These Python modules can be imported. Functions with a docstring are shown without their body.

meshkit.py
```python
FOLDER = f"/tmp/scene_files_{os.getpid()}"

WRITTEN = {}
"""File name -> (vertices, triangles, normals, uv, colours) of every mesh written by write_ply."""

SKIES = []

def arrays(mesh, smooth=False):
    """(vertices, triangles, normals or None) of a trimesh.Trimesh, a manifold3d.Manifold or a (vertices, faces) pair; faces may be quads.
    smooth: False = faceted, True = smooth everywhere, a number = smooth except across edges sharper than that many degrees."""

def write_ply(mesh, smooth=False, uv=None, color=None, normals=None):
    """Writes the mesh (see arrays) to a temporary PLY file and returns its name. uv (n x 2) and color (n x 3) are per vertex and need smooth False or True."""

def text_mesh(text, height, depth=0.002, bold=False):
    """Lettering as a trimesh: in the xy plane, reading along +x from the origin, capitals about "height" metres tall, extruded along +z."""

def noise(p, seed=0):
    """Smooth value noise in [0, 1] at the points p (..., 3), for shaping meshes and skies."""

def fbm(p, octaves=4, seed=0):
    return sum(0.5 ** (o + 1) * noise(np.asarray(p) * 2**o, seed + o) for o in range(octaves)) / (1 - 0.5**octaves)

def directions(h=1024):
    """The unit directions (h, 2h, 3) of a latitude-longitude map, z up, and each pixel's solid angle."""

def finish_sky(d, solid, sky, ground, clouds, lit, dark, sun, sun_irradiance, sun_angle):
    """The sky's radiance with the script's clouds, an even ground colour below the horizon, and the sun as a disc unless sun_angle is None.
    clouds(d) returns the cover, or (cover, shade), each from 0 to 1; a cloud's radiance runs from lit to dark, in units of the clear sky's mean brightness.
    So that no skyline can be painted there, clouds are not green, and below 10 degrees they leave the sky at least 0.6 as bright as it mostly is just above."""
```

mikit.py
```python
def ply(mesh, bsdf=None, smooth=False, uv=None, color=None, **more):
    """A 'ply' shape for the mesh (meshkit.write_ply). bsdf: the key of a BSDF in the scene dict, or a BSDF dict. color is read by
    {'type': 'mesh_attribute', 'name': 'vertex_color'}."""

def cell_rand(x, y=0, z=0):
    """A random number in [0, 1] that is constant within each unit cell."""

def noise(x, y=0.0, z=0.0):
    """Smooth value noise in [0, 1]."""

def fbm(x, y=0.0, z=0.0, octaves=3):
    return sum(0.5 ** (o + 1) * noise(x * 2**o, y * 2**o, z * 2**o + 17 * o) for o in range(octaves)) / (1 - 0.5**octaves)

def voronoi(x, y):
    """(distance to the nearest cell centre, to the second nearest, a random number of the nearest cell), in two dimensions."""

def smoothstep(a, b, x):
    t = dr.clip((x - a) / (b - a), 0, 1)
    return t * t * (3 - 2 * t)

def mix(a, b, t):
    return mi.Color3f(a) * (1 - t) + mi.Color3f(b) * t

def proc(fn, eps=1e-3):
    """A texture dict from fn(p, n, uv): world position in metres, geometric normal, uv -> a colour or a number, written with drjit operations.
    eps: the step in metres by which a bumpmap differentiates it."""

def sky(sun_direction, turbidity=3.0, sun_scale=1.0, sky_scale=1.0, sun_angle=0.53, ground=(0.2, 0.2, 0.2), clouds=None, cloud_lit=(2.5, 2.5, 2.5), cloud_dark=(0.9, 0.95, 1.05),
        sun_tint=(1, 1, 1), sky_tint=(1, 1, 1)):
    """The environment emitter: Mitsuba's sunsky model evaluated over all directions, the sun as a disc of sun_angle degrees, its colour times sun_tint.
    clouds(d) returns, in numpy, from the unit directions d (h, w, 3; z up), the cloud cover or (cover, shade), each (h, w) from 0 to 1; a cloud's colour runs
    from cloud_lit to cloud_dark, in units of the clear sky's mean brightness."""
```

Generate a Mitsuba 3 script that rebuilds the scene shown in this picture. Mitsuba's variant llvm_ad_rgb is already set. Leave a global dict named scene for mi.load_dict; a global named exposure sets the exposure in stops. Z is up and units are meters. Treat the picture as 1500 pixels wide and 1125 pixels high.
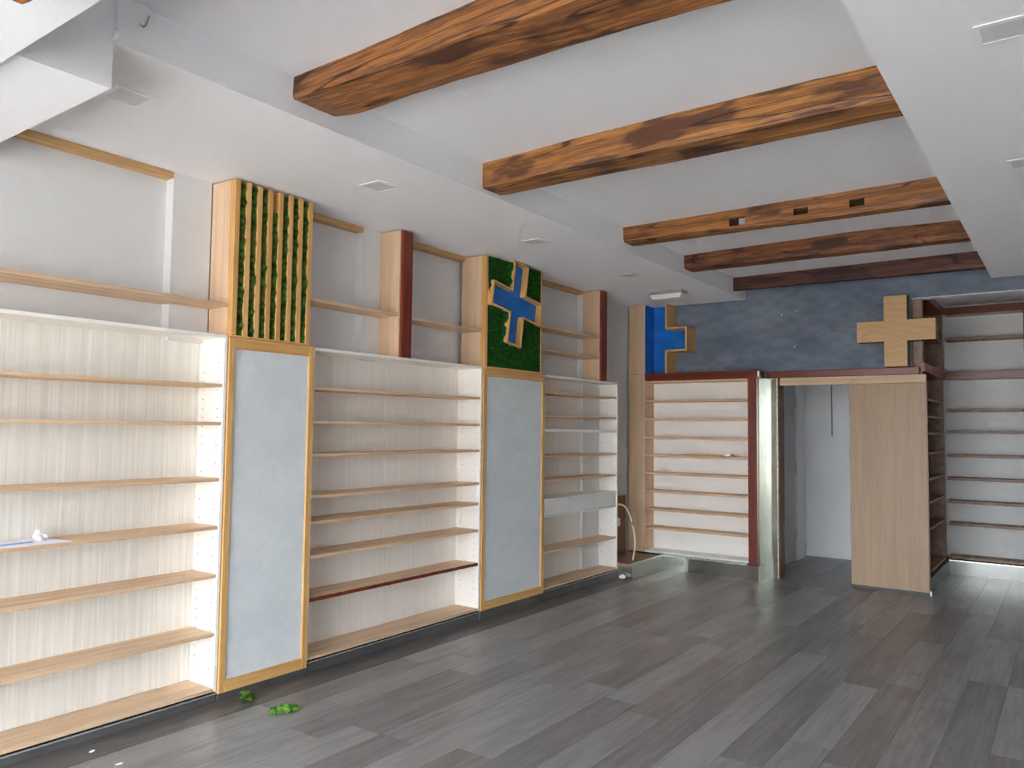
import math, random
import numpy as np, trimesh, manifold3d
import shapely.geometry as sg
import drjit as dr
import mitsuba as mi
import mikit, meshkit
from mikit import proc, noise, fbm, smoothstep, mix, cell_rand

T = mi.ScalarTransform4f
rng = random.Random(7)
scene, labels = {'type': 'scene'}, {}
# ------------------------------------------------------------------ camera, sky, exposure
scene['camera'] = {'type': 'perspective', 'fov': math.degrees(2 * math.atan(750 / 1140.04)), 'fov_axis': 'x', 'near_clip': 0.05, 'far_clip': 100,
                   'to_world': T().look_at(origin=[0, 0, 1.55], target=[-0.586, 0.809, 1.607], up=[0.024, -0.053, 0.998])}
def overcast(d):
    n = 0.93 + 0 * d[..., 0]
    return n, 0.25 + 0 * d[..., 0]
scene['sky'] = mikit.sky((-0.3, 0.75, 0.9), turbidity=4, sun_scale=0.25, clouds=overcast, cloud_lit=(1.22, 1.27, 1.32), cloud_dark=(0.98, 1.02, 1.08), ground=(0.46, 0.47, 0.48))
exposure = 6.56
# ------------------------------------------------------------------ helpers
def lin(r, g, b):
    return [((c / 255) / 12.92 if c / 255 <= 0.04045 else ((c / 255 + 0.055) / 1.055) ** 2.4) for c in (r, g, b)]
def rgb(*c): return {'type': 'rgb', 'value': lin(*c)}
def pbsdf(name, color, rough=0.5, spec=0.5, **kw):
    d = {'type': 'principled', 'base_color': color if isinstance(color, dict) else rgb(*color), 'roughness': rough, 'specular': spec, **kw}
    return d
def mat(name, d, bump=None, two=True, scale=1.0):
    if bump is not None: d = {'type': 'bumpmap', 'arbitrary': bump, 'scale': scale, 'bsdf': d}
    scene[name] = {'type': 'twosided', 'bsdf': d} if two else d
    return name
def wood(c1, c2, axis, fine=150.0, along=1.0, lo=.3, hi=.72, big=24.0):
    A, B = lin(*c1), lin(*c2)
    def f(p, n, uv):
        a = (p.x, p.y, p.z)[axis]; b, c = [(p.x, p.y, p.z)[k] for k in range(3) if k != axis]
        w = fbm(a * .9 * along, b * big, c * big, 3)
        q = noise(a * 7 * along, b * fine, c * fine)
        return mix(A, B, smoothstep(lo, hi, .65 * w + .35 * q))
    return proc(f)
def bbox(x0, x1, y0, y1, z0, z1, c=0.0015):
    """box with chamfered edges"""
    x0, x1 = sorted((x0, x1)); y0, y1 = sorted((y0, y1)); z0, z1 = sorted((z0, z1))
    lo, hi = np.array([x0, y0, z0]), np.array([x1, y1, z1])
    c = min(c, (hi - lo).min() * .3)
    if c <= 1e-6:
        return trimesh.creation.box(bounds=[lo, hi])
    pts = []
    for k in range(3):
        e = np.full(3, c); e[k] = 0
        for s in np.ndindex(2, 2, 2):
            s = np.array(s)
            pts.append(np.where(s == 0, lo + e, hi - e))
    return manifold3d_to(manifold3d.Manifold.hull_points(np.array(pts)))
def manifold3d_to(m):
    mm = m.to_mesh()
    return trimesh.Trimesh(np.array(mm.vert_properties[:, :3], float), np.array(mm.tri_verts), process=False)
def join(*ms): return trimesh.util.concatenate([m for m in ms])
def prism(poly, axis, a, b):
    """extrude 2-D polygon (in the two other axes, ordered) along axis from a to b"""
    m = trimesh.creation.extrude_polygon(sg.Polygon(poly), b - a)
    v = np.array(m.vertices)
    o = np.zeros_like(v); r = [k for k in range(3) if k != axis]
    o[:, r[0]], o[:, r[1]], o[:, axis] = v[:, 0], v[:, 1], v[:, 2] + a
    out = trimesh.Trimesh(o, m.faces, process=False)
    if axis == 1: out.invert()
    return out
def tube(pts, r, n=10, sub=12, closed_ends=True):
    pts = np.array(pts, float)
    from scipy.interpolate import CubicSpline
    if sub and len(pts) > 2:
        t = np.r_[0, np.cumsum(np.linalg.norm(np.diff(pts, axis=0), axis=1))]
        pts = CubicSpline(t, pts)(np.linspace(0, t[-1], sub * (len(pts) - 1) + 1))
    d = np.gradient(pts, axis=0); d /= np.linalg.norm(d, axis=1, keepdims=True)
    u = np.cross(d[0], [0.3, 0.2, 1.0]); u /= np.linalg.norm(u)
    V = []
    for p, t in zip(pts, d):
        u = u - t * (u @ t); u /= np.linalg.norm(u); w = np.cross(t, u)
        a = np.arange(n) * 2 * np.pi / n
        V.append(p + r * (np.cos(a)[:, None] * u + np.sin(a)[:, None] * w))
    F = []
    for i in range(len(pts) - 1):
        for k in range(n):
            a, b = i * n + k, i * n + (k + 1) % n
            F += [[a, b, b + n], [a, b + n, a + n]]
    V = np.vstack(V); m = len(V); V = np.vstack([V, pts[0], pts[-1]])
    for k in range(n):
        F += [[m, (k + 1) % n, k], [m + 1, m - n + k, m - n + (k + 1) % n]]
    return trimesh.Trimesh(V, F, process=False)
count = {}
def unique(key):
    if key not in count and key not in scene:
        count[key] = 0; return key
    count[key] = count.get(key, 0) + 1
    return f'{key}_{count[key]:03d}'
def thing(name, label, cat, group=None):
    k = unique(name); labels[k] = {'label': label, 'category': cat}
    if group: labels[k]['group'] = group
    return k
def add(name, mesh, bsdf, parent=None, smooth=False, label=None, kind=None, **kw):
    k = unique(f'{parent}__{name}' if parent else name)
    scene[k] = mikit.ply(mesh, bsdf, smooth=smooth, **kw)
    d = {}
    if label: d['label'] = label
    if kind: d['kind'] = kind
    if d: labels[k] = {**labels.get(k, {}), **d}
    return k
def whole(name, mesh, bsdf, label, cat, group=None, smooth=False, kind=None):
    k = thing(name, label, cat, group)
    scene[k] = mikit.ply(mesh, bsdf, smooth=smooth)
    if kind: labels[k]['kind'] = kind
    return k
def struct(name, mesh, bsdf, label, cat='wall'):
    k = unique(name); scene[k] = mikit.ply(mesh, bsdf); labels[k] = {'label': label, 'category': cat, 'kind': 'structure'}
    return k
# ------------------------------------------------------------------ materials
mat('wall_paint', pbsdf('', (212, 213, 213), .7, .3))
mat('white_paint', pbsdf('', (226, 227, 228), .7, .3))
mat('ceiling_paint', pbsdf('', (226, 227, 229), .75, .3))
def white_grain(p, n, uv):
    w = fbm(p.y * 60, p.x * 60, p.z * 1.2, 2); q = noise(p.y * 230, p.x * 230, p.z * 3)
    return mix(lin(218, 216, 207), lin(234, 232, 224), smoothstep(.25, .75, .5 * w + .5 * q))
mat('white_grain', pbsdf('', proc(white_grain), .5, .4))
def white_back(p, n, uv):
    return mix(lin(228, 225, 217), lin(234, 231, 225), smoothstep(.3, .7, noise(p.y * 140, p.x * 140, p.z * 1.5)))
mat('white_back', pbsdf('', proc(white_back), .5, .4))
mat('white_melamine', pbsdf('', (236, 234, 228), .4, .5))
mat('white_drawer', pbsdf('', (222, 224, 222), .35, .5))
mat('beech_long', pbsdf('', wood((214, 186, 154), (198, 167, 133), 1), .45, .45))
mat('beech_wide', pbsdf('', wood((214, 184, 150), (198, 165, 130), 0), .45, .45))
mat('beech_upright', pbsdf('', wood((216, 186, 156), (204, 172, 142), 2, along=.7), .45, .45))
mat('beech_door', pbsdf('', wood((178, 151, 123), (167, 139, 111), 2, along=.7), .45, .45))
mat('white_dim', pbsdf('', (212, 213, 211), .45, .5))
mat('pine_upright', pbsdf('', wood((216, 174, 112), (196, 148, 84), 2, along=.8), .4, .5))
mat('pine_long', pbsdf('', wood((214, 170, 108), (192, 144, 82), 1, along=.8), .4, .5))
mat('oak_long', pbsdf('', wood((196, 158, 108), (172, 134, 86), 1), .45, .45))
mat('red_wood', pbsdf('', wood((126, 56, 35), (100, 41, 26), 2, fine=120), .28, .5))
mat('red_wood_long', pbsdf('', wood((122, 54, 35), (96, 40, 26), 0, fine=120), .25, .5))
mat('dark_wood', pbsdf('', wood((156, 130, 110), (132, 106, 88), 1, fine=120), .45, .4))
mat('brown_wood', pbsdf('', wood((128, 92, 58), (100, 70, 42), 2, fine=120), .4, .4))
def oak_cross(p, n, uv):
    r = dr.sqrt(dr.square((p.x + 1.4 + .25 * noise(p.x * 2, p.z * 9)) * .35) + dr.square(p.z - 2.49 + .05 * noise(p.x * 5, p.z * 5)))
    w = .5 + .5 * dr.sin(r * 110 + 4 * fbm(p.x * 3, p.z * 14, p.y * 14))
    q = noise(p.x * 8, p.y * 150, p.z * 150)
    return mix(lin(208, 168, 118), lin(192, 148, 98), .35 * smoothstep(.7, 1, w) + .4 * q)
mat('oak_cross', pbsdf('', proc(oak_cross), .4, .45))
def moss(p, n, uv):
    w = fbm(p.x * 45, p.y * 45, p.z * 45, 3); q = fbm(p.x * 6, p.y * 6, p.z * 6, 2)
    a = mix(lin(30, 52, 14), lin(82, 110, 42), smoothstep(.3, .75, w))
    return mix(a, lin(92, 88, 44), .6 * smoothstep(.5, .72, q))
mat('moss', pbsdf('', proc(moss), .9, .15))
def moss_field(p, n, uv):
    w = fbm(p.x * 60, p.y * 60, p.z * 60, 3); q = fbm(p.x * 5, p.y * 9, p.z * 9, 2)
    a = mix(lin(14, 54, 16), lin(38, 92, 30), smoothstep(.3, .75, w))
    return mix(a, lin(30, 66, 30), .6 * smoothstep(.5, .75, q))
mat('moss_field', pbsdf('', proc(moss_field), .9, .15))
mat('moss_bright', pbsdf('', proc(lambda p, n, uv: mix(lin(56, 96, 32), lin(104, 140, 62), smoothstep(.3, .7, fbm(p.x * 90, p.y * 90, p.z * 90, 2)))), .9, .15))
def blue_paint(p, n, uv):
    return mix(lin(24, 118, 206), lin(16, 104, 190), smoothstep(.35, .65, fbm(p.x * 6, p.y * 6, p.z * 6, 3)))
mat('blue_paint', pbsdf('', proc(blue_paint), .35, .5))
def blue_plaster(p, n, uv):
    w = fbm(p.x * 2.2, p.y * 2, p.z * 3.2, 4); q = fbm(p.x * 9, p.y * 9, p.z * 16, 3)
    a = mix(lin(96, 107, 122), lin(126, 136, 149), smoothstep(.25, .75, .6 * w + .4 * q))
    s = dr.select(q > .72, 1.0, 0.0)
    a = mix(a, lin(92, 102, 117), .4 * s)
    d = mi.Float(0)
    for cx, cz, r in ((-2.53, 2.80, .010), (-2.38, 2.83, .008), (-2.40, 2.45, .009), (-2.56, 2.83, .006)):
        d = dr.maximum(d, 1 - smoothstep(r * .5, r * 1.1, dr.sqrt(dr.square(p.x - cx) + dr.square((p.z - cz) * .6))))
    return mix(a, lin(190, 196, 205), d)
mat('blue_plaster', pbsdf('', proc(blue_plaster), .55, .3))
def panel_plaster(p, n, uv):
    w = fbm(p.y * 5, p.x * 5, p.z * 5, 4); q = fbm(p.y * 22, p.x * 9, p.z * 18, 3)
    return mix(lin(205, 211, 213), lin(214, 218, 219), smoothstep(.3, .7, .6 * w + .4 * q))
mat('panel_plaster', pbsdf('', proc(panel_plaster), .6, .3))
def beam_fn(light, dark, seed, bias):
    L, D, M = lin(*light), lin(*dark), lin(*[int(.55 * a + .45 * b) for a, b in zip(light, dark)])
    def f(p, n, uv):
        wob = .03 * fbm(p.x * 2 + seed, p.y * 3, p.z * 3, 2)
        st = fbm(p.x * 1.4 + seed, (p.y + wob) * 34, (p.z + wob) * 34, 3)
        fi = noise(p.x * 10 + seed, p.y * 170, p.z * 170)
        a = mix(L, M, smoothstep(.32, .62, .6 * st + .4 * fi))
        a = mix(a, D, .7 * smoothstep(.60, .72, fbm(p.x * 3 + seed * 2, p.y * 60, p.z * 60, 3)))
        blot = fbm(p.x * 3.4 + seed * 3, p.y * 9, p.z * 9, 4) + .10 * (st - .5)
        a = mix(a, D, .9 * smoothstep(.49 - bias, .67 - bias, blot))
        ck = dr.abs(noise(p.x * .7 + seed * 5, (p.z + wob * 2) * 16, p.y * 16) - .5)
        return mix(a, mi.Color3f(lin(40, 22, 12)), .8 * (1 - smoothstep(.004, .02, ck)))
    return f
def beam_bump(p, n, uv):
    return .006 * fbm(p.x * 2, p.y * 40, p.z * 40, 3) + .004 * fbm(p.x * 8, p.y * 20, p.z * 20, 2)
for i, (l, d, s, b) in enumerate((((166, 108, 58), (74, 46, 36), 3.3, .02), ((174, 118, 62), (82, 50, 36), 11.7, -.01), ((164, 106, 54), (70, 40, 26), 25.1, -.04),
                                  ((140, 84, 46), (66, 38, 28), 37.9, .03), ((104, 58, 42), (58, 33, 28), 51.2, .04))):
    mat(f'beam_wood_{i}', pbsdf('', proc(beam_fn(l, d, s, b)), .5, .4), bump=proc(beam_bump))
def plank_fn(c1, c2, seed):
    A, B = lin(*c1), lin(*c2)
    def f(p, n, uv):
        w = fbm(p.x * 9 + seed, p.y * 1.6, 0, 4); q = fbm(p.x * 60 + seed, p.y * 3.5, 0, 3)
        k = smoothstep(.66, .78, fbm(p.x * 22 + seed, p.y * 9, 0, 2))
        return mix(mix(A, B, smoothstep(.28, .72, .55 * w + .45 * q)), mi.Color3f(B) * .8, .22 * k)
    return f
for i, (a, b) in enumerate((((138, 138, 138), (124, 123, 123)), ((126, 125, 125), (112, 111, 111)), ((146, 146, 146), (132, 132, 132)), ((128, 125, 123), (115, 111, 110)))):
    mat(f'plank_{i}', pbsdf('', proc(plank_fn(a, b, 7.3 * i)), .33, .4))
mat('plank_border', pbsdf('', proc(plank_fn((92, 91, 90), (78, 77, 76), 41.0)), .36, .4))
mat('floor_base', pbsdf('', (88, 84, 82), .5, .3))
mat('dark_plinth', pbsdf('', (88, 87, 86), .5, .4))
scene['mirror'] = {'type': 'twosided', 'bsdf': {'type': 'roughconductor', 'material': 'Al', 'alpha': .02, 'specular_reflectance': rgb(226, 230, 220)}}
scene['mirror_dull'] = {'type': 'twosided', 'bsdf': {'type': 'roughconductor', 'material': 'Al', 'alpha': .05, 'specular_reflectance': rgb(158, 160, 154)}}
scene['steel'] = {'type': 'twosided', 'bsdf': {'type': 'roughconductor', 'material': 'Al', 'alpha': .12, 'specular_reflectance': rgb(228, 230, 224)}}
mat('alu', pbsdf('', (205, 206, 205), .3, .5, metallic=.6))
mat('lamp_frame', pbsdf('', (228, 228, 229), .4, .5))
mat('lamp_lens', pbsdf('', (206, 206, 208), .3, .5))
mat('plastic_white', pbsdf('', (238, 238, 236), .3, .5))
mat('plastic_grey', pbsdf('', (150, 150, 148), .35, .5))
mat('cream_cable', pbsdf('', (226, 214, 186), .4, .5))
mat('grey_cable', pbsdf('', (150, 150, 148), .5, .4))
mat('black_rubber', pbsdf('', (30, 28, 26), .6, .3))
mat('paper', pbsdf('', (226, 228, 238), .8, .2))
mat('blue_paper', pbsdf('', (150, 172, 214), .8, .2))
mat('tissue', pbsdf('', (240, 240, 238), .9, .1))
mat('grey_door', pbsdf('', (186, 188, 186), .45, .4))
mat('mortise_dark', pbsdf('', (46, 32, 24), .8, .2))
# ------------------------------------------------------------------ shell
XF, XU, XP, XW = -3.95, -4.205, -4.165, -4.24      # unit front, unit back, pilaster face, wall face
ZS, ZC, YB = 3.0, 3.18, 8.42                       # soffit, recess ceiling, blue wall
XL, XR = -2.925, -0.605                            # recess edges
FY, RX, YN = -2.3, 1.4, 10.2                       # shopfront wall, right wall, back wall of the niche and of the back room
struct('wall_left', join(bbox(XW - .2, XW, FY - .2, YB + .1, -.1, 3.4, 0), bbox(XW, XP, 2.415, 2.66, 2.03, ZS, 0), bbox(XW, XP, 3.885, 4.06, 2.03, ZS, 0), bbox(XW, XP, 7.02, 7.43, 0.0, ZS, 0)),
       'wall_paint', 'white left wall with shallow pilasters behind the shelving units')
struct('wall_back', join(bbox(XW - .2, -2.69, YB, YB + .12, -.1, 3.4, 0), bbox(-2.95, -2.69, YB, YB + .12, -.1, 3.4, 0), bbox(-2.69, -1.278, YB, YB + .12, 2.12, 3.4, 0), bbox(-1.278, RX + .2, YB, YB + .12, 2.87, 3.4, 0)),
       'blue_plaster', 'mottled blue-grey plaster wall at the far end above the shelves and doorway')
add('bottom_edge', bbox(-1.277, RX, YB - .004, YB + .125, 2.862, 2.8699, 0), 'white_paint', 'wall_back', label='white lower edge of the blue wall')
struct('wall_right', bbox(RX, RX + .2, FY - .2, YN + .1, -.1, 3.4, 0), 'white_paint', 'white right-hand wall')
struct('wall_front', join(bbox(XW, RX, FY - .2, FY, 2.5, 3.4, 0), bbox(XW, -3.9, FY - .2, FY, -.1, 2.5, 0), bbox(.3, RX, FY - .2, FY, -.1, 2.5, 0), bbox(-2.05, -1.97, FY - .2, FY, -.1, 2.5, 0)),
       'white_paint', 'white shopfront wall with wide window openings')
soff = lambda x0, x1, y0, y1, z: bbox(x0, x1, y0, y1, z, 3.4, 0)
struct('ceiling', join(bbox(XL, XR, FY, YB, ZC, 3.4, 0)), 'ceiling_paint', 'white plastered ceiling recessed between two lower soffits', 'ceiling')
add('left_soffit', soff(XW, XL, 1.433, YB, ZS), 'ceiling_paint', 'ceiling')
add('right_soffit', soff(XR, RX, 1.08, YB, ZS), 'ceiling_paint', 'ceiling')
add('dropped_soffit', soff(XW, XL, 1.08, 1.433, 2.815), 'ceiling_paint', 'ceiling')
add('front_soffit', soff(XW, RX, FY, 1.08, 2.79), 'ceiling_paint', 'ceiling')
add('boxing', join(prism([(1.434, 3.044), (1.505, 3.077), (1.57, ZC), (1.434, ZC)], 0, XL, XL + .02), prism([(1.434, 3.002), (1.50, 3.072), (1.434, 3.04)], 0, XL, XL + .035)), 'ceiling_paint', 'ceiling')
add('soffit_bead', bbox(XL - .012, XL + .004, 1.433, YB, ZS - .003, ZS + .008, .001), 'ceiling_paint', 'ceiling')
# niche on the right and back room
struct('wall_niche', join(bbox(-1.56, RX, YN, YN + .1, -.1, 3.3, 0), bbox(-1.56, RX, YB + .12, YN + .1, 3.02, 3.4, 0)), 'white_paint', 'white walls and ceiling of the shelving niche on the right')
struct('wall_room', join(bbox(-2.95, -1.54, YN, YN + .1, -.1, 2.6, 0), bbox(-2.95, -2.79, YB + .1, YN + .1, -.1, 2.6, 0), bbox(-1.56, -1.50, YB + .12, YN, -.1, 3.0, 0), bbox(-2.95, -1.54, YB + .12, YN, 2.45, 2.6, 0)), 'white_paint', 'white walls of the small back room seen through the doorway')
struct('baseboard_room', bbox(-2.79, -1.56, YN - .015, YN, 0, .10, .003), 'lamp_frame', 'pale baseboard along the back room wall', 'baseboard')
# floor: planks on a base slab
struct('floor', join(bbox(XW - .2, RX + .2, FY - .2, YN + .1, -.12, -.006, 0), bbox(.65, RX, FY, YB, -.006, 0, 0), bbox(-3.718, .65, FY, .75, -.006, 0, 0)), 'floor_base', 'grey wood-look plank floor', 'floor')
W = .2088; x = -3.718; col = 0
while x < .64:
    x1 = min(x + W, .65)
    yend = YN if x1 > -2.8 else YB
    y = .752 - rng.random() * 1.1
    while y < yend - .02:
        L = 1.25 * rng.choice((.9, 1, 1, 1.15)); y1 = min(y + L, yend)
        ya = max(y, .752)
        if y1 - ya > .03:
            add('plank', bbox(x + .0007, x1 - .0007, ya + .0007, y1 - .0007, -.006, 0, .0012), f'plank_{rng.choice((0, 0, 1, 1, 2, 3))}', 'floor')
        y = y1
    x = x1; col += 1
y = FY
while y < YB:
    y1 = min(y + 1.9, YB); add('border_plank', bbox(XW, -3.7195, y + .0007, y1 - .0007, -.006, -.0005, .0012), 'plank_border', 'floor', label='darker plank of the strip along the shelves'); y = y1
# ------------------------------------------------------------------ left shelving units
def pegs(xs, y, zs, d):
    out = []
    for px in xs:
        for z in zs:
            c = trimesh.creation.cylinder(radius=.0032, height=.0016, sections=6)
            c.apply_transform(trimesh.transformations.rotation_matrix(math.pi / 2, [1, 0, 0])); c.apply_translation([px, y, z]); out.append(c)
    return join(*out)
def left_unit(label, y0, y1, zb, zt, shelves, split=None, back='white_back', tl=.006):
    u = thing('shelving_unit', label, 'shelves', 'shelving units along the left wall')
    t = .02
    sp = [y0 + tl] + (split or []) + [y1 - t]
    for a, b in zip(sp, sp[1:]): add('back_panel', bbox(XU, XU + .012, a + .001, b - .001, zb, zt, .002), back, u)
    for k, (a, b) in enumerate(((y0, y0 + tl), (y1 - t, y1))):
        s = add('side_panel', bbox(XU, XF, a, b, zb - .02, zt, .0015), 'white_melamine', u)
        yy = b + .0004 if k == 0 else a - .0004
        add('peg_holes', pegs((XF - .05, XU + .06), yy, np.arange(zb + .10, zt - .08, .0525), 1), 'black_rubber', s, kind='stuff')
    add('top_board', bbox(XU, XF, y0 + tl, y1 - t, zt - .02, zt, .0015), 'white_melamine', u)
    add('bottom_board', bbox(XU + .012, XF, y0 + tl, y1 - t, zb - .018, zb, .0015), 'beech_long', u)
    for q in shelves:
        z, kind = q if isinstance(q, tuple) else (q, '')
        if kind == 'red':
            s = add('shelf', bbox(XU + .013, XF - .011, y0 + tl + .001, y1 - t - .001, z - .019, z, .0012), 'beech_long', u)
            add('front_edge', bbox(XF - .011, XF - .004, y0 + tl + .001, y1 - t - .001, z - .023, z, .001), 'red_wood', s, label='dark red front edge')
        elif kind == 'white': add('shelf', bbox(XU + .013, XF - .004, y0 + tl + .001, y1 - t - .001, z - .03, z, .0012), 'white_melamine', u, label='thick white shelf')
        else: add('shelf', bbox(XU + .013, XF - .006, y0 + tl + .001, y1 - t - .001, z - .019, z, .0012), 'beech_long', u)
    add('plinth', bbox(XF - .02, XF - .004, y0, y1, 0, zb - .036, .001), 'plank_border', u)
    add('plinth_core', bbox(XF - .06, XF - .02, y0, y1, 0, zb - .019, 0), 'black_rubber', u)
    add('plinth_trim', bbox(XF - .014, XF, y0, y1, zb - .036, zb - .030, .001), 'alu', u, label='thin aluminium profile on the plinth')
    return u
uA = left_unit('long white shelving unit at the left, nearest, with a paper sheet on one shelf', .80, 2.655, .075, 2.068, [1.785, 1.567, 1.249, .978, .707, .381], back='white_grain', tl=.02)
uB = left_unit('white shelving unit with oak shelves between the two blue-grey framed panels', 3.29, 5.04, .094, 2.056, [1.803, 1.585, 1.373, 1.107, .942, .726, (.459, 'red')], [4.17])
uC = left_unit('narrower white shelving unit with three white drawers, beyond the second framed panel', 5.97, 7.385, .104, 2.05, [1.895, 1.678, (1.548, 'white'), 1.303, 1.079, .425])
# drawers of the third unit
add('drawer_case', join(bbox(XU + .013, XF - .004, 5.977, 7.364, .893, .906, .001), bbox(XU + .013, XF - .004, 5.977, 7.364, .735, .748, .001)), 'white_melamine', uC)
ys = np.linspace(5.979, 7.362, 4)
for a, b in zip(ys, ys[1:]): add('drawer', bbox(XU + .03, XF - .010, a + .004, b - .004, .75, .891, .002), 'white_drawer', uC, label='plain white drawer front')
def framed(label, y0, y1, z0, z1, w=.043):
    u = thing('framed_panel', label, 'panel', 'framed panels between the shelving units')
    xf = XF + .01
    add('panel', bbox(XF - .03, xf - .012, y0 + .02, y1 - .02, z0 + .02, z1 - .02, 0), 'panel_plaster', u)
    for a, b in ((y0, y0 + w), (y1 - w, y1)): add('stile', bbox(XF - .04, xf, a, b, z0, z1, .003), 'pine_upright', u)
    add('rail', bbox(XF - .04, xf, y0 + w, y1 - w, z1 - .067, z1, .003), 'pine_long', u)
    add('rail', bbox(XF - .04, xf, y0 + w, y1 - w, z0, z0 + .068, .003), 'pine_long', u)
    add('base', bbox(XU, XF - .045, y0, y1, 0, z1 - .002, 0), 'dark_plinth', u)
    add('plinth', bbox(XF - .045, XF + .004, y0, y1, 0, z0 - .001, 0), 'plank_border', u)
    return u
framed('tall pale blue-grey panel in a pine frame, nearer of the two, under the moss slats', 2.66, 3.283, .038, 2.06)
framed('tall pale blue-grey panel in a pine frame, farther of the two, under the moss cross', 5.046, 5.962, .066, 2.046)
# ------------------------------------------------------------------ upper boxes, dividers, shelves
def moss_grid(y0, y1, z0, z1, x, amp, step, seed, climb=0.0, mask=None, near=None):
    ny, nz = max(3, int((y1 - y0) / step) + 1), max(3, int((z1 - z0) / step) + 1)
    Y, Z = np.meshgrid(np.linspace(y0, y1, ny), np.linspace(z0, z1, nz), indexing='ij')
    P = np.stack([Y * 0 + seed, Y, Z], -1).reshape(-1, 3)
    h = meshkit.fbm(P * [1, 38, 38], 3, seed) * amp + meshkit.fbm(P * [1, 130, 130], 2, seed + 1) * amp * .5
    X = x + h.reshape(Y.shape)
    if climb:
        e = np.minimum(1, (y1 - Y) / .016)
        c = meshkit.fbm(P * [1, 5, 22], 3, seed + 2).reshape(Y.shape)
        X = X + (1 - e) * np.clip(climb * (c * 1.6 + .25), 0, None)
    if near is not None:
        e = np.minimum(1, near(Y, Z) / .022)
        c = meshkit.fbm(P * [1, 16, 16], 3, seed + 2).reshape(Y.shape)
        X = X + (1 - e) * np.clip(.035 * (c * 2 - .1), 0, .045)
    V = np.stack([X, Y, Z], -1).reshape(-1, 3)
    i = np.arange(ny * nz).reshape(ny, nz)
    a, b, c, d = i[:-1, :-1].ravel(), i[1:, :-1].ravel(), i[1:, 1:].ravel(), i[:-1, 1:].ravel()
    F = np.vstack([np.stack([a, b, c], 1), np.stack([a, c, d], 1)])
    if mask is not None:
        ctr = V[F].mean(1); F = F[~mask(ctr[:, 1], ctr[:, 2])]
    return trimesh.Trimesh(V, F, process=False)
zb1, zt1 = 2.061, 2.99
m1 = thing('moss_slat_box', 'wall box of upright pine slats with strips of green moss between them', 'wall box')
y0, y1 = 2.665, 3.235
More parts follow.
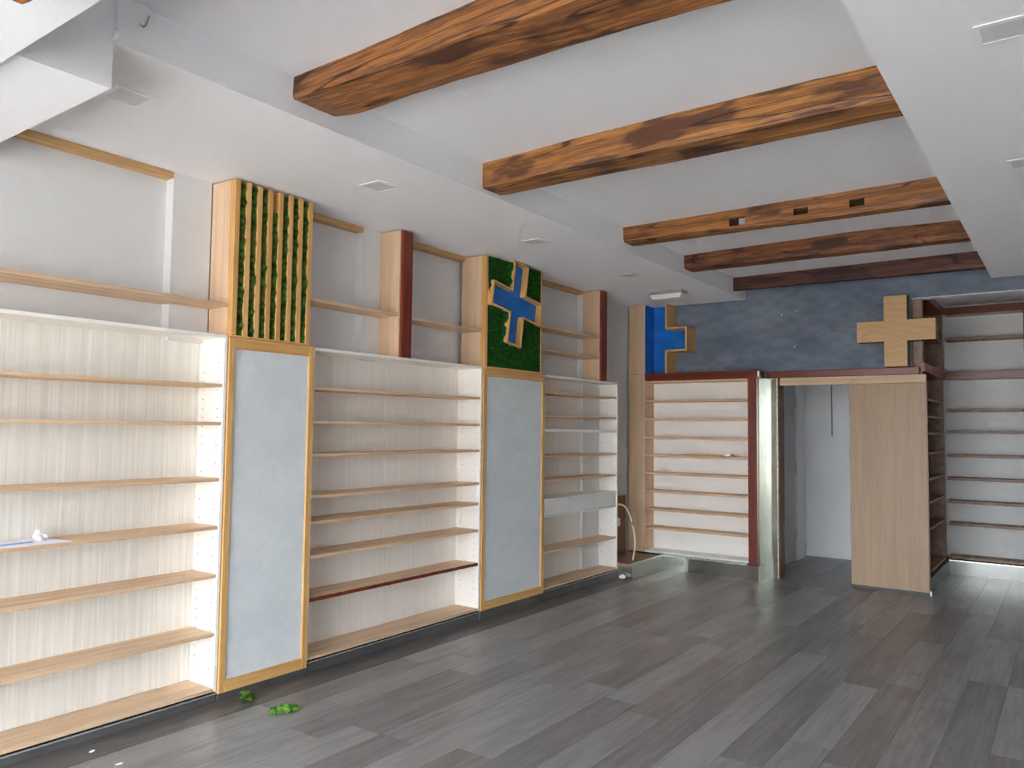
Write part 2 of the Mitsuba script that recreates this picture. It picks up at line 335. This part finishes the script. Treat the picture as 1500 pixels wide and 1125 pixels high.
for a, b in ((y0, y0 + .018), (y1 - .018, y1)): add('side_panel', bbox(XP, -3.985, a, b, zb1, zt1, .0015), 'beech_upright', m1)
add('backing', bbox(-4.02, -3.985, y0 + .018, y1 - .018, zb1, zt1, 0), 'pine_upright', m1)
add('bottom_rail', bbox(-3.985, -3.938, y0, y1, zb1, zb1 + .012, .002), 'pine_long', m1)
n = 8; sw = .035; pitch = (y1 - y0 - sw) / (n - 1)
for k in range(n):
    a = y0 + k * pitch
    add('slat', bbox(-3.985, -3.935, a, a + sw, zb1 + .012, zt1 - .002 - .004 * rng.random(), .002), 'pine_upright', m1)
    if k < n - 1:
        zt = zt1 - .012 if k != 3 else zt1 - .135
        add('moss_strip', moss_grid(a + sw - .001, a + pitch + .001, zb1 + .013, zt, -3.967, .007, .004, 11 + 5 * k, climb=.020), 'moss', m1, smooth=True, label='bumpy green moss strip' if k != 3 else 'green moss strip broken off at its top', kind='stuff')
zb2, zt2 = 2.047, 2.99
m2 = thing('moss_cross_box', 'wall box of dark green moss with a tilted blue cross framed in wood', 'wall box')
y0, y1 = 5.05, 5.885
add('side_panel', bbox(XP - .03, -3.985, y0, y0 + .018, zb2, zt2, .0015), 'beech_upright', m2)
add('side_panel', bbox(XP - .03, -3.985, y1 - .018, y1, zb2, zt2, .0015), 'beech_upright', m2)
add('edge_board', bbox(-3.985, -3.935, y0, y0 + .03, zb2, zt2, .002), 'pine_upright', m2)
add('edge_board', bbox(-3.985, -3.935, y1 - .016, y1, zb2, zt2, .002), 'pine_upright', m2)
add('edge_board', bbox(-3.985, -3.935, y0 + .03, y1 - .016, zb2, zb2 + .016, .002), 'pine_long', m2)
add('backing', bbox(-4.02, -3.985, y0 + .018, y1 - .018, zb2, zt2, 0), 'pine_upright', m2)
cy, cz, hl, hw, th = 5.445, 2.625, .368, .106, math.radians(8.5)
plus = [(-hw, hl), (hw, hl), (hw, hw), (hl, hw), (hl, -hw), (hw, -hw), (hw, -hl), (-hw, -hl), (-hw, -hw), (-hl, -hw), (-hl, hw), (-hw, hw)]
rot = lambda u, v: (cy + u * math.cos(th) + v * math.sin(th), cz - u * math.sin(th) + v * math.cos(th))
P_out = [rot(*p) for p in plus]
bt = .016
inn = [(math.copysign(abs(u) - bt, u), math.copysign(abs(v) - bt, v)) for u, v in plus]
P_in = [rot(*p) for p in inn]
inside = sg.Polygon(P_out)
import shapely
mk = lambda yy, zz: shapely.contains_xy(inside.buffer(-.004), yy, zz)
add('moss_field', moss_grid(y0 + .028, y1 - .014, zb2 + .014, zt2 - .004, -3.947, .009, .006, 91, mask=mk, near=lambda yy, zz: shapely.distance(inside, shapely.points(yy, zz))), 'moss_field', m2, smooth=True, kind='stuff', label='dark green moss field')
for k in range(12):
    j = (k + 1) % 12
    add('cross_board', prism([P_out[k], P_out[j], P_in[j], P_in[k]], 0, -3.985, -3.885), 'pine_long' if k % 2 == 0 else 'pine_upright', m2)
add('cross_panel', prism(P_in, 0, -3.985, -3.945), 'blue_paint', m2, label='flat blue cross inside the wooden outline')
def divider(label, y0, y1, zb, xb=XP):
    u = thing('upright_divider', label, 'divider', 'dividers above the shelving units')
    for a, b in ((y0, y0 + .018), (y1 - .012, y1)): add('side_panel', bbox(xb, -3.965, a, b, zb, 2.99, .0015), 'beech_upright', u)
    add('front_board', bbox(-3.98, -3.947, y0 + .014, y1 - .008, zb, 2.988, .002), 'red_wood', u, label='dark red front face')
divider('beech divider with a dark red front between the moss slats and the moss cross', 4.06, 4.19, 2.057)
divider('beech divider with a dark red front beyond the moss cross, nearest the far corner', 7.0, 7.14, 2.051, XP)
sh = lambda y0, y1, z, xb=XP: bbox(xb, -3.968, y0, y1, z - .021, z, .0015)
whole('wall_shelf', join(sh(.80, 2.415, 2.257, XW + .001), sh(2.415, 2.664, 2.257)), 'beech_long', 'long beech wall shelf left of the moss slats', 'shelf', 'wall shelves above the shelving units')
whole('wall_shelf', sh(3.236, 4.059, 2.376), 'beech_long', 'beech wall shelf just right of the moss slats', 'shelf', 'wall shelves above the shelving units')
whole('wall_shelf', sh(4.191, 5.049, 2.366), 'beech_long', 'beech wall shelf just left of the moss cross', 'shelf', 'wall shelves above the shelving units')
whole('wall_shelf', sh(5.886, 6.999, 2.507), 'beech_long', 'upper of the two short beech wall shelves right of the moss cross', 'shelf', 'wall shelves above the shelving units')
whole('wall_shelf', sh(5.886, 6.999, 2.295), 'beech_long', 'lower of the two short beech wall shelves right of the moss cross', 'shelf', 'wall shelves above the shelving units')
bat = lambda a, b: bbox(XW, XP + .004, a, b, 2.962, 2.999, .002)
for a, b, l in ((1.30, 2.414, 'long oak batten under the soffit at the left, before the moss slats'), (3.236, 3.884, 'oak batten under the soffit just right of the moss slats'),
                (4.191, 5.049, 'oak batten under the soffit just left of the moss cross'), (5.886, 6.999, 'oak batten under the soffit right of the moss cross')):
    whole('ceiling_batten', bat(a, b), 'oak_long', l, 'batten', 'battens under the left soffit')
# ------------------------------------------------------------------ ceiling beams
def beam(stations, mati, label, seed, cut=None, bow=.014, fillet=.014):
    st = np.array(stations, float); xs = np.linspace(st[0, 0], st[-1, 0], 90)
    yf, yb, zb = [np.interp(xs, st[:, 0], st[:, k]) for k in (1, 2, 3)]
    sec = []
    N = 0
    for x, a, b, z in zip(xs, yf, yb, zb):
        w, h = b - a, ZC + .02 - z; r = min(fillet, w * .3, h * .3)
        pts = [(a, ZC + .02)] + [(a, ZC + .02 - h * t) for t in (.25, .5, .75)] + [(a, z + r), (a + r * .3, z + r * .3), (a + r, z)]
        pts += [(a + r + (w - 2 * r) * t, z) for t in (.25, .5, .75)] + [(b - r, z), (b - r * .3, z + r * .3), (b, z + r)] + [(b, z + r + (h - r) * t) for t in (.33, .66, 1)]
        N = len(pts)
        sec += [(x, p, q) for p, q in pts]
    V = np.array(sec)
    d = np.stack([meshkit.fbm(V * [2.2, 3, 3] + seed * 9 + k * 31, 3, seed + k) for k in (1, 2)], 1) - 0
    d -= d.mean(0)
    V[:, 1] += d[:, 0] * bow * 1.4
    lowz = V[:, 2] < ZC + .005
    V[lowz, 2] += d[lowz, 1] * bow * 1.2
    F = []
    for i in range(len(xs) - 1):
        for k in range(N):
            a, b = i * N + k, i * N + (k + 1) % N
            F += [[a, b, b + N], [a, b + N, a + N]]
    for base, flip in ((0, 0), ((len(xs) - 1) * N, 1)):
        for k in range(1, N - 1):
            t = [base, base + k + 1, base + k]; F.append(t[::-1] if flip else t)
    m = trimesh.Trimesh(V, F, process=False)
    if m.volume < 0: m.invert()
    if cut:
        M = manifold3d.Manifold(manifold3d.Mesh(np.array(m.vertices, np.float32), np.array(m.faces, np.uint32)))
        for c in cut:
            B = manifold3d.Manifold.cube([c[1] - c[0], c[3] - c[2], c[5] - c[4]]).translate([c[0], c[2], c[4]])
            M = M - B
        m = manifold3d_to(M)
    return whole('ceiling_beam', m, f'beam_wood_{mati}', label, 'beam', 'timber ceiling beams', smooth=35)
x0, x1 = XL - .03, XR + .012
beam([(x0, 2.272, 2.53, 3.074), (-2.8, 2.27, 2.545, 3.066), (-2.0, 2.25, 2.535, 3.050), (-1.5, 2.236, 2.515, 3.030), (x1, 2.22, 2.50, 3.005)], 0, 'old knotty timber beam nearest the camera, cut by the top of the photo', 1, bow=.032)
beam([(x0, 3.706, 3.905, 3.026), (-2.85, 3.70, 3.91, 3.022), (-2.2, 3.67, 3.89, 3.017), (-1.6, 3.659, 3.90, 3.009), (-.95, 3.659, 3.895, 3.008), (x1, 3.672, 3.90, 3.008)], 1, 'second old timber beam from the camera, with a sharp lower edge', 2, bow=.010)
MZ = [(-2.043, -1.92, 3.060, 3.118), (-1.575, -1.475, 3.070, 3.115), (-1.205, -1.11, 3.068, 3.118)]
b3 = beam([(x0, 5.546, 5.745, 3.066), (-2.88, 5.545, 5.75, 3.06), (-1.6, 5.528, 5.64, 3.022), (x1, 5.514, 5.62, 3.004)], 2, 'third old timber beam, with three square mortise holes', 3, bow=.010, fillet=.035,
          cut=[(a, b, 5.40, 5.575, c, d) for a, b, c, d in MZ])
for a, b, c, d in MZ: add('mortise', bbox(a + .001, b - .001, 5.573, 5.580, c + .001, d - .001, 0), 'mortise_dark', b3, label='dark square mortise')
add('mortise_plug', bbox(-1.975, -1.925, 5.545, 5.574, 3.065, 3.113, .003), 'plastic_grey', b3, label='grey plug in the mortise')
beam([(x0, 6.753, 6.955, 3.056), (-2.88, 6.75, 6.96, 3.05), (-1.38, 6.674, 6.80, 3.013), (x1, 6.76, 6.87, 3.027)], 3, 'fourth timber beam from the camera, dark brown with rounded left end', 4, bow=.010, fillet=.03)
beam([(x0, 8.035, 8.10, 3.045), (-1.7, 8.013, 8.075, 3.031), (x1, 7.985, 8.075, 3.023)], 4, 'farthest timber beam, dark reddish brown, close to the blue wall', 5, bow=.006)
# stub under the front soffit
V = prism([(.70, 2.79), (.70, 2.715), (.72, 2.70), (.885, 2.698), (.905, 2.715), (.908, 2.79)], 0, -2.32, -1.2)
whole('ceiling_beam', V, 'beam_wood_0', 'tip of an orange timber beam under the soffit in the top left corner of the photo', 'beam')
# ------------------------------------------------------------------ ceiling lights
def downlight(x, y, label, s=.175):
    u = thing('ceiling_light', label, 'ceiling light', 'square recessed ceiling lights')
    h = s / 2
    fr = trimesh.creation.extrude_polygon(sg.box(-h, -h, h, h).difference(sg.box(-h + .02, -h + .02, h - .02, h - .02)), .005)
    fr.apply_translation([x, y, ZS - .005]); add('frame', fr, 'lamp_frame', u)
    add('diffuser', bbox(x - h + .019, x + h - .019, y - h + .019, y + h - .019, ZS - .0035, ZS - .001, .001), 'lamp_lens', u)
for x, y, l in ((-3.37, 1.725, 'square recessed ceiling light nearest, beside the dropped soffit corner'), (-3.37, 3.265, 'square recessed ceiling light in the left soffit between the moss slats and the first beam'),
                (-3.365, 4.94, 'square recessed ceiling light in the left soffit above the moss cross'), (-3.368, 6.505, 'square recessed ceiling light in the left soffit nearest the emergency light'),
                (-.178, 3.23, 'square ceiling light at the top right corner of the photo'), (-.178, 4.905, 'small square ceiling light at the right edge, beyond the top right one')):
    downlight(x, y, l)
e = thing('emergency_light', 'white emergency light box on the soffit before the blue wall', 'emergency light')
pr_ = sg.box(-3.61, 7.46, -3.265, 7.59).buffer(.012)
a = trimesh.creation.extrude_polygon(pr_, .028); a.apply_translation([0, 0, ZS - .028]); add('housing', a, 'plastic_grey', e)
pts = [(x, y, z) for x in (-3.615, -3.26) for y in (7.455, 7.595) for z in (ZS - .029,)] + [(x, y, ZS - .075) for x in (-3.59, -3.285) for y in (7.475, 7.58)]
a = manifold3d_to(manifold3d.Manifold.hull_points(np.array(pts))); add('cover', a, 'plastic_white', e, label='white translucent cover')
whole('hanging_cable', tube([(-2.91, 1.555, 3.19), (-2.91, 1.535, 3.14), (-2.91, 1.525, 3.105), (-2.91, 1.535, 3.096), (-2.91, 1.548, 3.108), (-2.91, 1.56, 3.15)], .0028), 'grey_cable', 'short loop of grey cable hanging from the ceiling recess at the left', 'cable', smooth=True)
# ------------------------------------------------------------------ far corner: wood post, half cross, back shelving unit
Y1 = 8.15
bu = thing('back_shelving_unit', 'beech shelving unit with a dark red border at the far corner, left of the doorway', 'shelves')
add('side_post', bbox(-4.22, -4.012, Y1, YB, .165, 2.19, .002), 'beech_upright', bu, label='tall plain beech post at the left')
add('back_panel', bbox(-4.012, -2.80, YB - .035, YB - .02, .165, 2.11, .001), 'white_melamine', bu)
add('side_panel', bbox(-2.812, -2.798, Y1 + .012, YB - .02, .165, 2.11, .001), 'beech_upright', bu)
for z in (1.893, 1.685, 1.477, 1.272, 1.07, .866, .66, .452): add('shelf', bbox(-4.011, -2.813, Y1 + .015, YB - .036, z - .024, z, .0015), 'beech_wide', bu)
add('top_board', bbox(-4.011, -2.813, Y1 + .012, YB - .036, 2.09, 2.11, .001), 'beech_wide', bu)
add('bottom_board', bbox(-4.011, -2.813, Y1 + .004, YB - .02, .165, .19, .001), 'white_drawer', bu)
po = [(-4.012, 2.11), (-2.812, 2.11), (-2.718, 2.195), (-4.012, 2.195)]
add('red_border', prism(po, 1, Y1 - .004, Y1 + .02), 'red_wood_long', bu, label='dark red top border')
add('red_border', prism([(-2.812, .148), (-2.718, .148), (-2.718, 2.195), (-2.812, 2.11)], 1, Y1 - .004, Y1 + .02), 'red_wood', bu, label='dark red right-hand border')
add('border_return', bbox(-4.011, -2.72, Y1 + .02, YB, 2.11, 2.19, 0), 'brown_wood', bu)
hc = thing('half_cross_box', 'half of a blue cross outlined in beech, above the far corner shelves', 'wall box')
add('side_post', bbox(-4.22, -4.012, Y1, YB, 2.192, 2.995, .002), 'beech_upright', hc)
add('blue_side', bbox(-4.012, -4.008, Y1 + .002, YB - .02, 2.196, 2.99, 0), 'blue_paint', hc)
add('cross_panel', join(bbox(-4.008, -3.762, YB - .03, YB - .002, 2.196, 2.99, 0), bbox(-3.762, -3.52, YB - .03, YB - .002, 2.46, 2.695, 0)), 'blue_paint', hc, label='flat blue back of the half cross')
B = .02
for c in ((-3.762, -3.762 + B, 2.196, 2.44 + B), (-3.742, -3.50, 2.44, 2.44 + B), (-3.52, -3.50, 2.46, 2.695), (-3.742, -3.50, 2.695, 2.715), (-3.762, -3.742, 2.695, 2.99)):
    add('cross_board', bbox(c[0], c[1], Y1, YB, c[2], c[3], .0015), 'brown_wood' if 0 else 'pine_upright', hc)
# corner pieces
cb = thing('corner_plinth', 'low brown plinth ledge with mirrored sides in the far left corner', 'plinth')
add('ledge', bbox(XW, -3.785, 7.388, Y1, .12, .15, .001), 'dark_wood', cb)
add('mirror_strip', bbox(-3.785, -3.78, 7.388, 8.118, 0.0, .15, 0), 'mirror', cb, label='mirrored side strip')
add('edge_trim', bbox(-3.79, -3.774, 7.388, 8.118, .15, .163, .001), 'steel', cb, label='bright metal top edge')
add('end_panel', bbox(XW, -3.785, 7.388, 7.40, 0, .12, 0), 'mirror', cb)
bp = thing('back_plinth', 'mirrored plinth strip under the far corner shelves', 'plinth')
add('mirror_strip', bbox(-3.78, -2.70, 8.118, 8.123, 0, .148, 0), 'mirror', bp)
add('edge_trim', bbox(-3.774, -2.815, 8.108, 8.15, .148, .163, .001), 'steel', bp, label='bright metal top edge')
add('core', bbox(-3.78, -2.706, 8.123, YB, 0, .148, 0), 'dark_plinth', bp)
add('side_strip', bbox(-2.706, -2.70, 8.123, 8.375, 0, .148, 0), 'mirror', bp, label='mirrored side return')
whole('wire_loop', tube([(XP + .006, 7.22, 2.83), (XP + .02, 7.245, 2.79), (XP + .02, 7.25, 2.74), (XP + .004, 7.23, 2.70)], .004), 'grey_cable', 'small grey wire loop on the white wall past the last divider', 'wire', smooth=True)
whole('leaning_board', bbox(-4.22, -4.20, 7.80, 8.05, .15, .80, .002), 'brown_wood', 'short brown board standing against the corner wall behind the cream cable', 'board')
jb = thing('junction_box', 'small white junction box beside the brown board in the corner', 'box')
add('housing', bbox(-4.20, -4.13, 7.66, 7.78, .48, .57, .006), 'plastic_white', jb); add('lid', bbox(-4.13, -4.124, 7.665, 7.775, .485, .565, .004), 'plastic_white', jb)
cc = thing('cream_cable', 'cream cable arching from the last left shelving unit down to the floor', 'cable')
cab = [(-4.06, 7.43, .745), (-4.0, 7.50, .748), (-3.98, 7.60, .722), (-3.955, 7.68, .61), (-3.935, 7.71, .49), (-3.92, 7.73, .32), (-3.90, 7.66, .20), (-3.88, 7.60, .165)]
add('cord', tube(cab, .0105), 'cream_cable', cc, smooth=True)
add('band', tube([(-3.944, 7.697, .545), (-3.939, 7.704, .528), (-3.936, 7.707, .512)], .0115), 'black_rubber', cc, smooth=True, label='black band')
def lump(cx, cy, cz, sx, sy, sz, seed, sub=4, rough=.35, f=2.0):
    m = trimesh.creation.icosphere(subdivisions=sub); v = np.array(m.vertices)
    r = 1 + rough * (meshkit.fbm(v * f + seed, 3, seed) - .2) + .5 * rough * meshkit.fbm(v * f * 4 + seed, 2, seed + 3)
    v = v * r[:, None] * [sx, sy, sz]; v[:, 2] -= v[:, 2].min(); v += [cx, cy, cz]
    m.vertices = v; return m
whole('crumpled_scrap', lump(-3.86, 7.33, 0.0, .03, .03, .018, 5, 3), 'tissue', 'small white scrap on the floor at the far end of the drawer unit', 'scrap', smooth=20)
# things on the back shelves
whole('wooden_stick', bbox(-3.57, -3.12, 8.185, 8.225, 1.272, 1.288, .003), 'pine_long', 'thin wooden stick lying on a shelf of the far corner unit', 'stick')
sc = thing('white_clip', 'small white plastic piece beside the stick on the far corner shelf', 'clip')
add('body', bbox(-3.085, -3.02, 8.19, 8.23, 1.272, 1.305, .006), 'plastic_white', sc); add('tab', bbox(-3.02, -2.985, 8.195, 8.22, 1.272, 1.292, .004), 'plastic_grey', sc)
# ------------------------------------------------------------------ doorway
mj = thing('mirror_jamb', 'mirror-clad jamb between the far corner shelves and the doorway', 'jamb')
add('side_mirror', bbox(-2.718, -2.70, 8.17, 8.375, .15, 2.12, .001), 'mirror', mj)
add('front_mirror', bbox(-2.70, -2.572, 8.375, 8.385, .0, 2.12, .001), 'mirror', mj)
add('bright_edge', bbox(-2.578, -2.570, 8.372, 8.39, 0, 2.12, .001), 'steel', mj, label='bright metal corner edge')
add('core', bbox(-2.70, -2.58, 8.385, YB + .13, 0, 2.115, 0), 'dark_plinth', mj)
add('wood_side', bbox(-2.58, -2.562, 8.388, YB + .15, 0, 2.115, .001), 'brown_wood', mj, label='brown wooden side facing the doorway')
add('top_clip', bbox(-2.716, -2.69, 8.16, 8.20, 2.12, 2.19, .002), 'steel', mj)
rt = thing('door_lintel', 'long dark red lintel over the doorway', 'lintel')
add('red_rail', bbox(-2.69, -1.217, 8.39, YB, 2.122, 2.192, .003), 'red_wood_long', rt)
add('pale_rail', bbox(-2.558, -1.163, 8.415, 8.45, 2.04, 2.122, .002), 'beech_wide', rt, label='pale beech rail below the red one')
add('led', trimesh.creation.icosphere(subdivisions=2, radius=.010).apply_translation([-1.864, 8.414, 2.085]), 'plastic_white', rt, smooth=True, label='small bright button')
struct('door_1', bbox(-1.863, -1.166, 8.425, 8.465, .03, 2.04, .002), 'beech_door', 'plain beech door slab at the right of the doorway', 'door')
add('edge', bbox(-1.166, -1.158, 8.425, 8.465, .03, 2.12, .001), 'red_wood', 'door_1', label='dark red edge')
add('foot', bbox(-1.163, -1.145, 8.42, 8.45, 0, .05, .003), 'plastic_white', 'door_1', label='small white foot')
add('threshold_gap', bbox(-1.85, -1.17, 8.44, 8.465, 0, .03, 0), 'dark_plinth', 'door_1')
# back room door and pull rod
d2 = struct('door_2', bbox(-2.79, -2.765, 9.20, 9.68, .02, 2.12, .002), 'grey_door', 'grey door seen edge-on in the back room', 'door')
add('door_frame', join(bbox(-2.79, -2.75, 9.715, 10.03, 0, 2.45, .004), bbox(-2.79, -2.755, 9.13, 9.715, 2.15, 2.45, .003), bbox(-2.79, -2.75, 9.08, 9.17, 0, 2.15, .004)), 'white_paint', 'door_2', label='white door frame')
add('gap', bbox(-2.789, -2.775, 9.68, 9.712, .02, 2.14, 0), 'black_rubber', 'door_2')
for z in (.25, 1.05, 1.85): add('hinge', bbox(-2.775, -2.757, 9.675, 9.715, z, z + .12, .003), 'grey_door', 'door_2')
whole('pull_rod', tube([(-2.455, YN - .03, 1.50), (-2.455, YN - .03, 2.45)], .008, sub=0), 'grey_cable', 'thin grey rod hanging in the back room', 'rod', smooth=30)
# ------------------------------------------------------------------ big wooden cross
cr = sg.Polygon([(-1.497, 2.193), (-1.294, 2.193), (-1.294, 2.44), (-1.05, 2.44), (-1.05, 2.642), (-1.294, 2.642), (-1.294, 2.883), (-1.497, 2.883), (-1.497, 2.642), (-1.744, 2.642), (-1.744, 2.44), (-1.497, 2.44)])
wc = thing('wooden_cross', 'large plain oak cross standing on the lintel in front of the blue wall', 'cross')
add('front', prism(list(cr.exterior.coords)[:-1], 1, 8.25, 8.262), 'oak_cross', wc)
add('body', prism(list(cr.buffer(-.001, join_style=2).exterior.coords)[:-1], 1, 8.262, YB - .001), 'brown_wood', wc)
# ------------------------------------------------------------------ right niche shelving
su = thing('side_shelving_unit', 'dark shelving unit seen edge-on right of the beech door', 'shelves')
XS = -1.175
add('back_panel', bbox(-1.49, -1.475, 8.48, 9.90, .16, 2.95, 0), 'dark_wood', su)
for a, b in ((8.468, 8.486), (9.88, 9.90)): add('side_panel', bbox(-1.475, XS - .02, a, b, .16, 2.95, .001), 'dark_wood', su)
for z in (1.90, 1.73, 1.56, 1.36, 1.10, .87, .61, .19, 2.58): add('shelf', bbox(-1.475, XS - .02, 8.487, 9.879, z - .025, z, .0015), 'dark_wood', su)
for za, zz in ((2.15, 2.24), (2.885, 2.962)): add('red_border', bbox(-1.48, XS, 8.468, 9.90, za, zz, .002), 'red_wood', su, label='dark red border board')
add('end_strip', bbox(-1.272, XS - .02, 8.545, 8.56, 2.24, 2.885, .002), 'plastic_grey', su)
nu = thing('niche_shelving_unit', 'white-backed shelving unit with dark red borders at the right edge of the photo', 'shelves')
add('back_panel', bbox(-1.475, -.43, 10.13, 10.145, .16, 2.90, 0), 'white_dim', nu)
add('back_panel', bbox(-.40, .60, 10.13, 10.145, .16, 2.90, 0), 'white_dim', nu)
for z in (2.62, 1.825, 1.585, 1.32, 1.065, .81, .565, .20):
    add('shelf', bbox(XS + .003, -.432, 9.905, 10.129, z - .03, z, .0015), 'dark_wood', nu)
    add('shelf', bbox(-.398, .60, 9.905, 10.129, z - .03, z, .0015), 'dark_wood', nu)
for za, zz in ((2.153, 2.243), (2.88, 2.963)): add('red_border', bbox(XS, .60, 9.895, 10.13, za, zz, .002), 'red_wood_long', nu, label='dark red border board')
add('red_post', bbox(-.431, -.399, 9.90, 10.129, .16, 2.152, .002), 'red_wood', nu, label='dark red upright post')
add('red_post', bbox(-.431, -.399, 9.90, 10.129, 2.244, 2.879, .002), 'red_wood', nu, label='dark red upright post')
npk = thing('niche_plinth', 'mirrored plinth strip under the shelving at the right', 'plinth')
add('mirror_strip', bbox(XS + .005, .60, 9.87, 9.876, 0, .15, 0), 'mirror_dull', npk)
add('mirror_strip', bbox(XS - .002, XS + .005, 8.47, 9.876, 0, .15, 0), 'mirror_dull', npk)
add('edge_trim', bbox(XS + .005, .60, 9.862, 9.895, .15, .165, .001), 'steel', npk, label='bright metal top edge')
add('core', join(bbox(XS, .60, 9.876, YN, 0, .15, 0), bbox(-1.49, XS - .003, 8.47, YN, 0, .15, 0)), 'dark_plinth', npk)
# ------------------------------------------------------------------ small things
zA = .978
sheet = []
pp = thing('paper_sheet', 'white paper sheet lying on a shelf of the nearest unit', 'paper')
add('sheet', prism([(-4.17, 1.50), (-3.948, 1.44), (-3.95, 1.845), (-4.185, 1.80)], 2, zA + .0005, zA + .002), 'paper', pp)
add('fold', prism([(-4.03, 1.53), (-4.02, 1.53), (-4.035, 1.70), (-4.055, 1.70)], 2, zA + .002, zA + .008), 'blue_paper', pp, label='bluish raised fold')
tis = []
for k in range(40):
    h = rng.uniform(0, .042); q = (.036 - .6 * h) * math.sqrt(rng.random()); a = rng.uniform(0, 6.28); r = rng.uniform(.004, .009)
    tis.append(lump(-4.085 + q * math.cos(a), 1.745 + q * math.sin(a), zA + .0015 + h * .8, r, r, r * .8, 30 + k, 3, 1.3, 2.4))
whole('crumpled_tissue', join(*tis), 'tissue', 'crumpled white tissue on the paper sheet', 'tissue', smooth=20)
def moss_clump(cx, cy, parts, seed, m, label):
    r = random.Random(seed)
    ms = [lump(cx + dx, cy + dy, 0, s, s * r.uniform(.8, 1.2), s * .7, seed + i, 3, .8, 2.4) for i, (dx, dy, s) in enumerate(parts)]
    whole('moss_clump', join(*ms), m, label, 'moss', smooth=30)
moss_clump(-3.82, 2.755, [(0, 0, .028), (.015, .02, .02), (-.012, .015, .022)], 3, 'moss', 'round dark green moss clump on the floor near the framed panel')
moss_clump(-3.505, 2.775, [(-.03, -.045, .018), (-.01, -.02, .02), (.01, .01, .022), (.02, .04, .018), (.028, .06, .014)], 9, 'moss_bright', 'bright green elongated moss clump on the floor, farther from the shelves')
def scrap(cx, cy, s, seed, label):
    r = random.Random(seed); a = sorted(r.uniform(0, 6.28) for _ in range(8))
    whole('paper_scrap', prism([(cx + s * r.uniform(.5, 1) * math.cos(t), cy + 1.5 * s * r.uniform(.5, 1) * math.sin(t)) for t in a], 2, .0002, .004), 'tissue', label, 'scrap')
scrap(-3.81, 1.905, .012, 4, 'tiny white paper scrap on the dark strip at the bottom left')
scrap(-3.575, 1.915, .013, 8, 'tiny white paper scrap on the planks at the bottom left')
